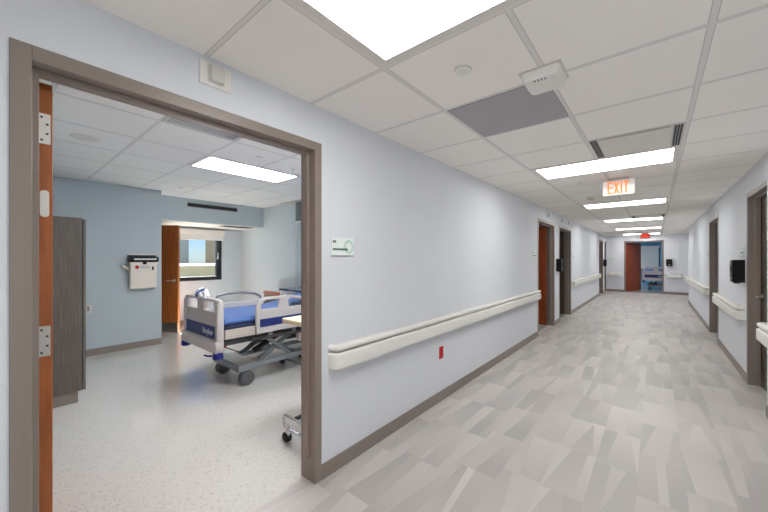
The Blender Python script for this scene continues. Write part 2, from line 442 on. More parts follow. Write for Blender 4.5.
m = MB().box(RX0, AY, 2.115, -6.75, RY1, RZ); so = struct('wall_soffit', m, 'room_paint', 'dropped blue-grey soffit with a black slot vent over the window alcove', 'wall')
m = MB().box(RX0, AY, 2.10, -6.75, RY1, 2.115); struct('ceiling_alcove', m, 'white_board', 'white underside of the soffit over the window', 'ceiling')

# baseboards
def runs(mb, fixed, out, a, b, opens, h=.10, t=.008, axis='y'):
    c = a
    for o0, o1 in list(opens)+[(b, b)]:
        e = o0-FW if o0 != b else b
        if e > c:
            lo, hi = sorted((fixed, fixed+out*t))
            if axis == 'y': mb.box(lo, c, 0, hi, e, h)
            else: mb.box(c, lo, 0, e, hi, h)
        c = o1+FW
m = MB(); runs(m, XL, 1, YB, YF, LD); struct('baseboard_left', m, 'base', 'taupe vinyl base along the left corridor wall', 'baseboard', bevel=.002)
m = MB(); runs(m, XR, -1, 5.452+FW, 14.1, RD[1:]); m.box(XR-.039, YB, 0, XR-.031, 4.46, .1); struct('baseboard_right', m, 'base', 'taupe vinyl base along the right corridor wall', 'baseboard', bevel=.002)
m = MB(); runs(m, YF, -1, XL, XR+.22, [FD], axis='x'); struct('baseboard_far', m, 'base', 'taupe vinyl base at the foot of the end wall', 'baseboard', bevel=.002)
m = MB(); m.box(AX, .62, 0, AX+.008, AY, .1); m.box(AX, RY0, 0, AX+.008, .1, .1); m.box(RX0, AY, 0, RX0+.008, RY1, .1); m.box(RX0, RY1-.008, 0, RX1, RY1, .1); m.box(AX, RY0, 0, RX1, RY0+.008, .1)
m.box(RX1-.008, 1.36, 0, RX1, RY1, .1)
struct('baseboard_patient_room', m, 'base', 'taupe vinyl base around the patient room walls', 'baseboard')

# ------------------------------------------------------------------ door frames and leaves
def frame_mb(o0, o1, x_face, x_back, sgn):
    """steel frame round an opening along y; sgn: direction of the corridor side"""
    mb = MB(); pr = .006*sgn; bk = -.010*sgn
    f, b = x_face+pr, x_back+bk
    lo, hi = min(f, b), max(f, b)
    # jamb linings, 18 mm
    li, hi2 = sorted((x_face, x_back))
    mb.box(li, o0-.018, 0, hi2, o0, DT+.018); mb.box(li, o1, 0, hi2, o1+.018, DT+.018); mb.box(li, o0, DT, hi2, o1, DT+.018)
    # faces on both sides
    for xa, d in ((x_face, pr), (x_back, bk)):
        l2, h2 = sorted((xa, xa+d))
        mb.box(l2, o0-FW, 0, h2, o0, DT+FW); mb.box(l2, o1, 0, h2, o1+FW, DT+FW); mb.box(l2, o0, DT, h2, o1, DT+FW)
    # stops, cut short above the floor
    s0 = x_back+.048*sgn+bk; s1 = s0+.042*sgn; l3, h3 = sorted((s0, s1)); q = .02
    for t0, t1 in ((o0, o0+q), (o1-q, o1)): mb.box(l3, t0, .15, h3, t1, DT)
    mb.box(l3, o0+q, DT-q, h3, o1-q, DT)
    return mb

def hinge(parent, x, y, z, n=(0, -1), m='zinc'):
    """leaf of a butt hinge on a door edge that faces +x"""
    h = MB().box(x, y-.017, z-.057, x+.002, y+.017, z+.057).build('hinge', m, parent, world=True)
    s = MB()
    for dy, dz in ((-.007, -.043), (.008, -.018), (.008, .018), (-.007, .043)): s.cyl((x+.0018, y+dy, z+dz), (x+.003, y+dy, z+dz), .0042, 10)
    s.build('screw', 'hole', h, world=True)
    k = MB().cyl((x+.004, y-.021, z-.057), (x+.004, y-.021, z+.057), .006, 12).build('knuckle', m, h, world=True)
    return h

# door 1: the open doorway of the patient room
d = thing('door_1', 'large open doorway into the patient room with a wooden door swung inside', 'door', (XL, .697, 0), kind='structure')
frame_mb(*LD[0], XL, XL-WT, 1).build('door_frame', 'frame', d, .0015, world=True)
lf = MB().box(-3.0, .111, .01, -1.787, .153, 2.085).build('door_leaf', 'wood', d, .002, world=True)
hinge(lf, -1.787, .130, 1.912, m='zinc'); hinge(lf, -1.787, .130, 1.105, m='steel'); hinge(lf, -1.787, .130, .25, m='steel')
plate('edge_plate', [(p[0]+1.787*0+.131-.697, p[1]+1.628) for p in rrect(-.0125, -.051, .0125, .051, .0115)], [], .003, 'zinc', lf, 'yz', -1.786-XL, .0007)
lv = MB().cyl((-2.93, .153, 1.0), (-2.93, .165, 1.0), .028); lv.tube([(-2.93, .153, 1.0), (-2.93, .195, 1.0), (-2.92, .2, 1.0), (-2.82, .2, 1.0)], .009); lv.build('handle', 'steel', lf, world=True)

# doors 2 to 5 on the left wall
d = thing('door_2', 'doorway on the left wall with an orange wooden door swung open inside', 'door', (XL, 6.99, 0), kind='structure')
frame_mb(*LD[1], XL, XL-WT, 1).build('door_frame', 'frame', d, .003, world=True)
lf = MB().box(-2.95, 7.522, .01, -1.79, 7.566, 2.085).build('door_leaf', 'wood_red', d, .002, world=True)
for z in (1.87, 1.1, .25): MB().box(-1.79, 7.527, z-.057, -1.787, 7.561, z+.057).build('hinge', 'steel', lf, world=True)
lv = MB().cyl((-2.88, 7.522, 1.0), (-2.88, 7.51, 1.0), .028); lv.tube([(-2.88, 7.522, 1.0), (-2.88, 7.48, 1.0), (-2.87, 7.475, 1.0), (-2.77, 7.475, 1.0)], .009); lv.build('handle', 'steel', lf, world=True)
d = thing('door_3', 'dark open doorway on the left wall just past the orange door', 'door', (XL, 8.72, 0), kind='structure')
frame_mb(*LD[2], XL, XL-WT, 1).build('door_frame', 'frame', d, .003, world=True)
lf = MB().box(-2.95, 9.275, .01, -1.79, 9.319, 2.085).build('door_leaf', 'darkdoor', d, .002, world=True)
d = thing('door_4', 'narrow dark doorway near the far end of the left wall', 'door', (XL, 15.3, 0), kind='structure')
frame_mb(*LD[3], XL, XL-WT, 1).build('door_frame', 'frame', d, .003, world=True)
MB().box(-2.9, 15.815, .01, -1.79, 15.859, 2.085).build('door_leaf', 'darkdoor', d, .002, world=True)
d = thing('door_5', 'last doorway on the left wall, in the corridor corner', 'door', (XL, 16.7, 0), kind='structure')
frame_mb(*LD[4], XL, XL-WT, 1).build('door_frame', 'frame', d, .003, world=True)
MB().box(-1.785, 16.425, .01, -1.741, 16.975, 2.09).build('door_leaf', 'frame', d, .002, world=True)
# right wall
d = thing('door_6', 'closed dark door at the right edge beside the black dispenser', 'door', (XR, 5.0, 0), kind='structure')
frame_mb(4.535, 5.452, XR, XR+WT, -1).build('door_frame', 'frame', d, .003, world=True)
lf = MB().box(XR+WT-.034, 4.54, .01, XR+WT+.010, 5.447, 2.09).build('door_leaf', 'darkdoor', d, .002, world=True)
lv = MB().cyl((XR+WT-.034, 5.37, 1.0), (XR+WT-.046, 5.37, 1.0), .028); lv.tube([(XR+WT-.034, 5.37, 1.0), (XR+WT-.075, 5.37, 1.0), (XR+WT-.08, 5.36, 1.0), (XR+WT-.08, 5.26, 1.0)], .009); lv.build('handle', 'steel', lf, world=True)
d = thing('door_7', 'open dark doorway farther along the right corridor wall', 'door', (XR, 8.3, 0), kind='structure')
frame_mb(*RD[1], XR, XR+WT, -1).build('door_frame', 'frame', d, .003, world=True)
MB().box(.948, 8.77, .01, 1.98, 8.814, 2.085).build('door_leaf', 'darkdoor', d, .002, world=True)
# end wall
d = thing('door_8', 'wide doorway in the end wall with a reddish wooden door half open', 'door', (-.39, YF, 0), kind='structure')
o0, o1 = FD
f = MB(); f.box(o0-.02, YF-.01, 0, o0, YF+.13, DT+.02); f.box(o1, YF-.01, 0, o1+.02, YF+.13, DT+.02); f.box(o0, YF-.01, DT, o1, YF+.13, DT+.02)
for ya, yb in ((YF-.01, YF), (YF+.12, YF+.13)):
    f.box(o0-FW, ya, 0, o0-.02, yb, DT+FW); f.box(o1+.02, ya, 0, o1+FW, yb, DT+FW); f.box(o0-.02, ya, DT+.02, o1+.02, yb, DT+FW)
f.build('door_frame', 'frame', d, .003, world=True)
a = math.radians(66); hx, hy = o0+.01, YF+.13; ca, sa = math.cos(a), math.sin(a); L = 1.15; tk = .044
q = [(hx, hy), (hx+L*ca, hy+L*sa), (hx+L*ca-tk*sa, hy+L*sa+tk*ca), (hx-tk*sa, hy+tk*ca)]
lf = MB().prism(q, 'z', .01, 2.085).build('door_leaf', 'wood_red', d, .002, world=True)
px, py = hx+(L-.07)*ca, hy+(L-.07)*sa
MB().tube([(px, py, 1.0), (px+.05*sa, py-.05*ca, 1.0), (px+.05*sa-.1*ca, py-.05*ca-.1*sa, 1.0)], .01).build('handle', 'steel', lf, world=True)
# bathroom door inside the patient room
d = thing('door_9', 'brown wooden bathroom door standing ajar beside the room window', 'door', (-7.2, AY, 0), kind='structure')
f = MB(); f.box(c0-.02, AY-.13, 0, c0, AY+.01, 2.07); f.box(c1, AY-.13, 0, c1+.02, AY+.01, 2.07); f.box(c0, AY-.13, 2.05, c1, AY+.01, 2.07)
f.box(c1+.02, AY, 0, c1+.05, AY+.01, 2.09); f.box(c0-.05, AY, 0, c0-.02, AY+.01, 2.09); f.box(c0-.02, AY, 2.07, c1+.02, AY+.01, 2.09)
f.build('door_frame', 'frame', d, .002, world=True)
p0 = Vector((-7.66, 1.875)); p1 = Vector((-6.94, 2.26)); dv = (p1-p0).normalized(); nv = Vector((-dv.y, dv.x))*.044
q = [p0, p1, p1+nv, p0+nv]
lf = MB().prism([tuple(t) for t in q], 'z', .012, 2.045).build('door_leaf', 'wood', d, .002, world=True)
e = Vector((dv.y, -dv.x))*.002
MB().prism([tuple(t) for t in (p0+e, p1+e, p1, p0)], 'z', .02, .20).build('kick_plate', 'steel', lf, world=True)
h0 = p1-dv*.075; o2 = Vector((dv.y, -dv.x))
k = MB(); k.tube([(*h0, 1.0), (*(h0+o2*.012), 1.0)], .027, 20); k.tube([(*h0, 1.0), (*(h0+o2*.05), 1.0), (*(h0+o2*.056-dv*.01), 1.0), (*(h0+o2*.056-dv*.12), 1.0)], .010)
k.build('handle', 'steel', lf, world=True)

# ------------------------------------------------------------------ window of the patient room
d = thing('window_1', 'black framed window looking out on neighbouring roofs and sky', 'window', (RX0, 2.7, WZ0), kind='structure')
x0, x1 = RX0-.09, RX0+.012
f = MB(); f.box(x0, WY0, WZ0, x1, WY0+.05, WZ1); f.box(x0, WY1-.05, WZ0, x1, WY1, WZ1); f.box(x0, WY0, WZ0, x1, WY1, WZ0+.05); f.box(x0, WY0, WZ1-.05, x1, WY1, WZ1)
f.build('window_frame', 'winframe', d, .003, world=True)
f = MB(); xs0, xs1 = RX0-.07, RX0-.005
f.box(xs0, WY1-.115, WZ0+.05, xs1, WY1-.055, WZ1-.05); f.box(xs0, WY0+.05, WZ0+.05, xs1, WY1-.115, WZ0+.085); f.box(xs0, WY0+.05, WZ1-.09, xs1, WY1-.115, WZ1-.05); f.box(xs0, WY0+.05, WZ0+.085, xs1, WY0+.1, WZ1-.09)
sash = f.build('sash', 'winframe', d, .002, world=True)
MB().box(RX0-.05, WY0+.1, WZ0+.085, RX0-.044, WY1-.115, WZ1-.09).build('pane', 'glass', d, world=True)
MB().box(RX0-.005, WY1-.096, 1.40, RX0+.01, WY1-.076, 1.47).box(RX0+.006, WY1-.092, 1.42, RX0+.03, WY1-.08, 1.55).build('window_handle', 'zinc', sash, .002, world=True)
r = thing('roller_blind', 'white roller blind drawn a little way down over the room window', 'blind', (RX0, 2.7, 1.83))
MB().box(RX0+.014, WY0-.03, 1.935, RX0+.09, WY1+.035, 2.05).build('cassette', 'white', r, .004, world=True)
MB().box(RX0+.05, WY0, 1.84, RX0+.053, WY1+.02, 1.935).build('shade', 'blind', r, world=True)
MB().box(RX0+.042, WY0, 1.825, RX0+.06, WY1+.02, 1.845).build('hem_bar', 'white', r, .002, world=True)

# slot vent in the soffit and vent beneath
v = thing('slot_vent', 'long black slot vent high on the soffit above the window', 'vent', (-6.75, 2.83, 2.395))
MB().box(-6.75, 2.35, 2.385, -6.742, 3.31, 2.40).box(-6.75, 2.35, 2.462, -6.742, 3.31, 2.475).box(-6.75, 2.35, 2.40, -6.742, 2.362, 2.462).box(-6.75, 3.298, 2.40, -6.742, 3.31, 2.462).build('vent_frame', 'louver', v, world=True)
MB().box(-6.75, 2.362, 2.40, -6.747, 3.298, 2.462).build('slot', 'dark', v, world=True)
f = MB()
for i in range(3): f.hexa([(-6.747, 2.362, 2.412+i*.018), (-6.743, 2.362, 2.408+i*.018), (-6.743, 3.298, 2.408+i*.018), (-6.747, 3.298, 2.412+i*.018)], [(-6.747, 2.362, 2.414+i*.018), (-6.743, 2.362, 2.410+i*.018), (-6.743, 3.298, 2.410+i*.018), (-6.747, 3.298, 2.414+i*.018)])
f.build('blades', 'black', v, world=True)
v = thing('alcove_vent', 'dark grille in the white underside of the soffit near the window corner', 'vent', (-6.97, 3.4, 2.095))
MB().box(-7.12, 3.08, 2.094, -6.82, 3.72, 2.0995).build('vent_frame', 'louver', v, world=True)
f = MB()
for i in range(7): f.box(-7.10+i*.04, 3.10, 2.092, -7.10+i*.04+.026, 3.70, 2.094)
f.build('blades', 'dark', v, world=True)

# ------------------------------------------------------------------ corridor wall things
def handrail(length, label, group='handrails along the corridor walls'):
    t = thing('handrail', label, 'handrail', (0, 0, 0), 0, group)
    R, D = .055, .082
    def path(dep):
        r = R; p = [(0, 0), (dep-r, 0)]
        p += [(dep-r+r*math.sin(k*PI/12), r-r*math.cos(k*PI/12)) for k in range(1, 7)]
        q = [(x, length-y) for x, y in p][::-1]
        return p+q
    # profiles, n measured outwards
    crash = [(0, .700), (.004, .695), (-.022, .695), (-.022, .803), (.000, .803), (.004, .797)]
    crash = [(-.022, .700), (-.004, .697), (.001, .702), (.003, .712), (.003, .788), (.001, .797), (-.006, .803), (-.022, .803)]
    grip = [(-.034, .820), (-.010, .819), (-.002, .823), (.001, .834), (-.001, .845), (-.008, .851), (-.018, .854), (-.034, .852)]
    MB().sweep(path(D), crash).build('crash_rail', 'cream', t)
    MB().sweep(path(D), grip).build('grip', 'cream', t)
    MB().box(0, .03, .72, .03, length-.03, .845).build('retainer', 'offwhite', t)
    return t
def place_rail(p, rz, length, label):
    h = handrail(length, label); h.location = p; h.rotation_euler.z = rz; return h
place_rail((XL, 1.41, 0), 0, 4.88, 'long cream handrail on the left wall running from the patient room sign')
place_rail((XL, 9.44, 0), 0, 5.2, 'cream handrail on the left wall beyond the dark doorway')
place_rail((XR, 7.66, 0), PI, 2.04, 'short cream handrail on the right wall below the black dispenser')
place_rail((XR, 14.05, 0), PI, 5.1, 'cream handrail on the right wall beyond the open dark doorway')
place_rail((XR-.031, 4.39, 0), PI, 7.2, 'cream handrail end cut by the right edge of the photo')
place_rail((-1.55, YF, -.03), -PI/2, .46, 'very short cream handrail on the end wall beside the wooden door')
place_rail((.32, YF, -.03), -PI/2, .47, 'short cream handrail on the end wall under the wall dispenser')

def room_sign(label):
    t = thing('room_sign', label, 'sign', (0, 0, 0), 0, 'teal room signs beside the doors')
    MB().box(0, -.102, 0, .006, .102, .119).build('panel', 'teal', t, .0015)
    MB().box(0, -.104, -.006, .007, .104, 0).build('rail', 'alu', t)
    f = MB(); f.lathe([(.026, .0061), (.026, .0068), (.045, .0068), (.045, .0061)], (0, .055, .06), 'x', 24)
    f2 = MB(); n = 24
    for k in range(n):
        a0, a1 = 2*PI*k/n, 2*PI*(k+.62)/n
        pts = [(.055+r*math.cos(q), .06+r*math.sin(q)) for r, q in ((.030, a0), (.047, a0), (.047, a1), (.030, a1))]
        f2.prism(pts, 'x', .006, .0068)
    f.bm.free(); f2.build('ring_print', 'teal2', t)
    g = MB(); y = -.09
    for w in (.012, .010): g.box(.006, y, .085, .0072, y+w, .100); y += w+.004
    g.build('number_print', 'ink', t); g = MB(); y = -.09
    for w in (.010, .009, .012, .007, .010, .011, .008, .016, .012, .011): g.box(.006, y, .034, .0072, y+w, .048); y += w+.003
    g.build('print', 'ink', t)
    return t
sg = room_sign('teal room sign beside the large open patient room doorway'); sg.location = (XL, 1.538, 1.44)
dup(sg, (XL, 6.15, 1.43), 0, 'small teal sign before the orange wooden door on the left wall')
dup(sg, (XL, 9.62, 1.43), 0, 'tiny teal sign past the dark doorway on the left wall')
dup(sg, (XR, 5.72, 1.45), PI, 'teal sign above the black dispenser on the right wall')
dup(sg, (-1.42, YF, 1.43), -PI/2, 'faint teal sign on the end wall left of the wooden door')
dup(sg, (XR, 9.05, 1.43), PI, 'teal sign on the right wall just past the open dark doorway')

def call_light(label):
    t = thing('surface_mount_light', label, 'light', (0, 0, 0), 0, 'call lights above the left wall doors')
    MB().box(0, -.074, 0, .009, .074, .113).build('back_plate', 'white', t, .003)
    MB().hexa([(.009, -.033, .016), (.036, -.030, .020), (.036, .030, .020), (.009, .033, .016)], [(.009, -.033, .098), (.036, -.030, .094), (.036, .030, .094), (.009, .033, .098)]).build('lens', 'lens', t, .004)
    return t
cl = call_light('white call light over the patient room doorway'); cl.location = (XL, .698, 2.247)
dup(cl, (XL, 7.05, 2.22), 0, 'white call light above the doorway of the orange wooden door')
dup(cl, (XL, 8.25, 2.22), 0, 'white call light above the dark doorway, nearer of two')
dup(cl, (XL, 8.95, 2.22), 0, 'white call light above the dark doorway, farther of two')

t = thing('power_outlet', 'red emergency power outlet low on the left wall under the handrail', 'outlet', (XL, 2.875, .42))
MB().box(0, -.037, 0, .006, .037, .122).build('cover_plate', 'red', t, .002)
for z0, z in ((.018, .036), (.067, .085)):
    k = MB().box(.006, -.017, z0, .012, .017, z0+.037).build('socket', 'red', t, .003)
    f = MB(); f.box(.0118, -.009, z-.008, .0124, -.006, z+.006); f.box(.0118, .006, z-.008, .0124, .009, z+.006); f.cyl((.0118, 0, z-.013), (.0124, 0, z-.013), .003, 8)
    f.build('slots', 'black', k)

def dispenser(label):
    t = thing('sanitizer_dispenser', label, 'dispenser', (0, 0, 0), 0, 'black wall dispensers')
    prof = [(.0, .0), (.095, .0), (.103, .01), (.105, .06), (.105, .2), (.103, .255), (.095, .268), (0, .268)]
    MB().prism([(x, z) for x, z in prof], 'y', -.09, .09).build('housing', 'black', t, .006, seg=3)
    MB().box(.1045, -.05, .13, .1065, .05, .2).build('window', 'dark', t)
    MB().box(.035, -.05, -.012, .085, .05, .002).build('nozzle', 'black', t, .004)
    MB().box(.1045, -.03, .035, .107, .03, .06).build('badge', 'steel', t)
    return t
dp = dispenser('black wall dispenser on the right wall beside the closed dark door'); dp.location = (XR, 5.69, 1.135); dp.rotation_euler.z = PI
dup(dp, (XL, 7.86, 1.14), 0, 'black wall dispenser between the two left doorways')
dup(dp, (XL, 16.13, 1.1), 0, 'black dispenser between the last two doorways on the left wall')
dup(dp, (.415, YF, 1.12), -PI/2, 'black dispenser on the end wall to the right of the wide doorway')

# ------------------------------------------------------------------ ceiling things
def troffer(lx, ly, label, dm, group):
    t = thing('troffer_light', label, 'ceiling light', (0, 0, 0), 0, group)
    x, y = lx/2-.012, ly/2-.012; b = .042
    f = MB(); z0, z1 = -.004, 0
    f.box(-x, -y, z0, x, -y+b, z1); f.box(-x, y-b, z0, x, y, z1); f.box(-x, -y+b, z0, -x+b, y-b, z1); f.box(x-b, -y+b, z0, x, y-b, z1)
    f.build('frame', 'troffer', t, .001)
    MB().box(-x+b, -y+b, -.003, x-b, y-b, -.0005).build('diffuser', dm, t)
    return t
G = 'corridor ceiling troffers'
names = ['big ceiling light at the top edge, nearest the camera', 'ceiling light panel just before the exit sign', 'ceiling light panel just beyond the orange exit sign',
         'thin fourth ceiling light, beside the far slotted diffuser', 'thin fifth ceiling light toward the corridor end', 'last and thinnest ceiling light, over the far red exit sign', 'ceiling light behind the camera']
tr = None
for k, y in enumerate((.966, 4.056, 7.146, 10.236, 13.326, 16.416, -2.124)):
    if tr is None: tr = troffer(1.236, .618, names[0], 'diff', G); tr.location = (-.44, y, CZ)
    else: dup(tr, (-.44, y, CZ), 0, names[k])
rt = troffer(.62, 1.24, 'long light panel in the patient room ceiling above the bed', 'room_diff', 'patient room ceiling troffers'); rt.location = (-4.05, 2.125, RZ)
dup(rt, (-2.19, 2.125, RZ), 0, 'added unseen room ceiling light above the doorway head')  # extra troffer, out of view, added to brighten the patient room
dup(rt, (-.9, 19.6, RZ-.05), 0, 'added unseen ceiling light of the room past the end wall')  # unseen troffer added because the far room needs light

t = thing('return_grille', 'grey perforated square return grille in the corridor ceiling', 'vent', (-.749, 2.202, CZ))
MB().box(-.297, -.297, -.004, .297, .297, -.0005).build('perforated_panel', 'grille', t)
t = thing('access_point_box', 'white rectangular box on the ceiling at the corner of the perforated grille', 'detector', (-.452, 1.862, CZ), 0)
f = MB(); P = rrect(-.095, -.10, .095, .10, .03); Q = rrect(-.082, -.088, .082, .088, .028)
f.hexa([(x, y, -.052) for x, y in Q], [(x, y, -.004) for x, y in P]); f.build('housing', 'white', t, .006)
f = MB()
for i in range(4): f.box(-.03+i*.016, -.082, -.0535, -.022+i*.016, -.060, -.0518)
f.build('vent_slits', 'louver', t)
MB().box(-.1, -.105, -.004, .1, .105, 0).build('base', 'offwhite', t, .001)

def sprinkler(label):
    t = tag(MB().lathe([(.001, -.012), (.040, -.012), (.042, -.010), (.042, -.007), (.030, -.007), (.030, 0), (.001, 0)], (0, 0, 0)).build('flush_mount_sprinkler', 'white'), label, 'sprinkler', 'round ceiling sprinkler covers')
    return t
sp = sprinkler('flat round white cover in the corridor ceiling beside the perforated grille'); sp.location = (-.753, 1.535, CZ)
dup(sp, (-3.385, 1.906, RZ), 0, 'round sprinkler cover beside the long patient room light')
dup(sp, (-5.8, 1.93, RZ), 0, 'round sprinkler cover near the soffit in the patient room')
dup(sp, (-.75, 4.80, CZ), 0, 'round white ceiling cover beside the orange exit sign')
t = tag(MB().lathe([(.001, -.035), (.035, -.035), (.05, -.025), (.055, -.004), (.055, 0), (.001, 0)], (0, 0, 0)).build('smoke_detector', 'offwhite'), 'small round detector on the ceiling past the exit sign', 'detector'); t.location = (-.79, 6.12, CZ)
t = thing('ceiling_speaker', 'round recessed ring in the patient room ceiling near the door', 'speaker', (-4.08, .567, RZ))
MB().lathe([(.075, -.006), (.105, -.006), (.112, 0), (.075, 0)], (0, 0, 0)).build('ring', 'troffer', t)
MB().lathe([(.001, -.003), (.074, -.003), (.074, -.0005), (.001, -.0005)], (0, 0, 0)).build('grille', 'louver', t)
t = thing('ceiling_sensor', 'small white sensor on the room ceiling near the door frame', 'sensor', (-3.5, 2.47, RZ))
MB().lathe([(.001, -.012), (.06, -.012), (.065, 0), (.001, 0)], (0, 0, 0)).build('base', 'white', t)
MB().box(-.035, -.05, -.055, .035, .04, -.012).build('housing', 'offwhite', t, .01)
t = thing('room_return_grille', 'blue-grey louvred grille in the room ceiling behind the door head', 'vent', (-2.8, 1.19, RZ))
f = MB(); f.box(-.3, -.3, -.006, .3, -.275, 0); f.box(-.3, .275, -.006, .3, .3, 0); f.box(-.3, -.275, -.006, -.275, .275, 0); f.box(.275, -.275, -.006, .3, .275, 0); f.build('frame', 'alu', t)
MB().box(-.275, -.275, -.002, .275, .275, 0).build('back', 'dark', t)
f = MB()
for i in range(14): f.hexa([(-.27+i*.039, -.275, -.006), (-.255+i*.039, -.275, -.002), (-.255+i*.039, .275, -.002), (-.27+i*.039, .275, -.006)], [(-.268+i*.039, -.275, -.005), (-.253+i*.039, -.275, -.001), (-.253+i*.039, .275, -.001), (-.268+i*.039, .275, -.005)])
f.build('louvers', 'alu', t)

def slot_diffuser(label):
    t = thing('supply_vent', label, 'vent', (0, 0, 0), 0, 'slotted ceiling diffusers')
    MB().box(-.297, -.297, -.002, .297, .297, 0).build('back_pan', 'troffer', t)
    MB().box(-.222, -.285, -.012, .222, .262, -.006).build('panel', 'troffer', t, .002)
    MB().box(-.222, .262, -.0045, .222, .284, -.002).build('shadow_gap', 'dark', t)
    for s in (-1, 1):
        g = MB().box(min(s*.236, s*.29), -.285, -.003, max(s*.236, s*.29), .285, -.002).build('side_grille', 'louver', t)
        f = MB()
        for i in range(3):
            x = s*(.243+i*.016); f.box(min(x, x+s*.009), -.28, -.0045, max(x, x+s*.009), .28, -.003)
        f.build('slots', 'dark', g)
    return t
sd = slot_diffuser('slotted square ceiling diffuser between the perforated grille and exit sign'); sd.location = (-.133, 3.438, CZ)
dup(sd, (-.133, 9.618, CZ), 0, 'distant slotted diffuser beside the fourth ceiling light')

def exit_sign(label, ink, face, loc):
    t = thing('exit_sign', label, 'exit sign', loc)
    MB().box(-.10, -.03, -.025, .10, .03, 0).build('canopy', 'alu', t, .004)
    plate('panel', rrect(-.155, -.205, .155, -.025, .014), [], .012, face, t, 'xz', 0., .002)
    # block letters, built as strokes
    H, w, s = .138, .050, .0135; zb = -.184
    f = MB(); y0, y1 = -.0115, -.006
    def st(x0, z0, x1, z1): f.box(x0, y0, zb+z0, x1, y1, zb+z1)
    x = -.106
    st(x, 0, x+s, H)
    for z in (0, H/2-s/2, H-s): st(x+s, z, x+w, z+s)
    x += w+.012
    for a, b in (((x, 0), (x+w-s*.9, H)), ((x+w-s*.9, 0), (x, H))):
        f.hexa([(a[0], y0, zb+a[1]), (a[0]+s*1.1, y0, zb+a[1]), (a[0]+s*1.1, y1, zb+a[1]), (a[0], y1, zb+a[1])],
               [(b[0], y0, zb+b[1]), (b[0]+s*1.1, y0, zb+b[1]), (b[0]+s*1.1, y1, zb+b[1]), (b[0], y1, zb+b[1])])
    x += w+.016; st(x, 0, x+s, H); x += s+.014
    st(x, H-s, x+w, H); st(x+w/2-s/2, 0, x+w/2+s/2, H-s)
    f.build('lettering', ink, t)
    return t
exit_sign('clear hanging exit sign with orange letters in the middle of the corridor', 'exit_ink', 'exit_face', (-.343, 4.8, CZ))
exit_sign('small glowing red exit sign at the far end of the corridor', 'exit_red', 'exit_face2', (-.305, 15.9, CZ))

# ------------------------------------------------------------------ patient room things
t = thing('wardrobe', 'tall grey-brown laminate wardrobe behind the open door', 'wardrobe', (-4.975, 0, 0))
x0, x1 = -5.6, -4.35
MB().box(x0, RY0+.005, .12, x1, .578, 1.818).build('body', 'ward', t, .001, world=True)
for a, b in ((x0, -4.977), (-4.973, x1)):
    dd = MB().box(a+.001, .583, .122, b-.001, .604, 1.806).build('door', 'ward', t, .001, world=True)
    hx = b-.05 if a == x0 else a+.05
    MB().tube([(hx, .604, .95), (hx, .63, .95), (hx, .63, 1.1), (hx, .604, 1.1)], .005, 8).build('handle', 'steel', dd, world=True)
MB().box(x0+.01, RY0+.01, 0, x1-.035, .552, .12).build('toe_kick', 'base', t, world=True)

t = thing('sharps_container', 'beige wall sharps container with black lid and red printed label', 'sharps container', (AX, 1.545, .94))
MB().box(0, -.12, .05, .02, .12, .5).build('bracket', 'offwhite', t)
MB().hexa([(.02, -.168, .005), (.12, -.168, .005), (.12, .168, .005), (.02, .168, .005)], [(.02, -.175, .40), (.135, -.175, .40), (.135, .175, .40), (.02, .175, .40)]).build('body', 'sharps', t, .012, seg=3)
MB().box(.018, -.185, .395, .145, .185, .42).build('rim', 'sharps', t, .004)
f = MB().hexa([(.02, -.18, .42), (.10, -.18, .42), (.10, .18, .42), (.02, .18, .42)], [(.02, -.18, .53), (.05, -.18, .53), (.05, .18, .53), (.02, .18, .53)]); hd = f.build('hood', 'black', t, .006)
MB().cyl((.105, -.195, .465), (.105, .195, .465), .042, 20).build('drop_tray', 'black', t)
MB().hexa([(.143, -.13, .455), (.149, -.13, .455), (.149, .165, .455), (.143, .165, .455)], [(.143, -.13, .478), (.149, -.13, .478), (.149, .165, .478), (.143, .165, .478)]).build('tray_lip', 'offwhite', t, .002)
MB().box(.02, -.18, .53, .06, .17, .55).build('top_flange', 'sharps', t, .004)
MB().box(.135, -.02, .385, .15, .03, .425).build('catch', 'black', t, .003)
lb = MB().hexa([(.129, -.11, .31), (.1315, -.11, .31), (.1315, .085, .31), (.129, .085, .31)], [(.132, -.11, .375), (.1345, -.11, .375), (.1345, .085, .375), (.132, .085, .375)]).build('label_sticker', 'white', t)
MB().lathe([(.001, 0), (.027, 0), (.027, .003), (.001, .003)], (.1325, -.09, .343), 'x').build('red_disc', 'red', lb)
f = MB()
for z in (.325, .340, .355): f.box(.133, -.05, z, .1355, .075, z+.006)
f.build('print', 'louver', lb)
MB().box(.128, .105, .295, .137, .13, .35).build('lock', 'black', t, .002)
MB().tube([(.03, -.17, .31), (.06, -.21, .335), (.07, -.265, .36)], .019, 10).build('lever', 'sharps', t)
t = thing('wall_plate', 'small white outlet plate low on the wall beside the wardrobe', 'outlet', (AX, .905, .63))
MB().box(0, -.035, 0, .006, .035, .115).build('cover_plate', 'offwhite', t, .002); MB().box(.006, -.016, .02, .01, .016, .095).build('socket', 'louver', t, .002)

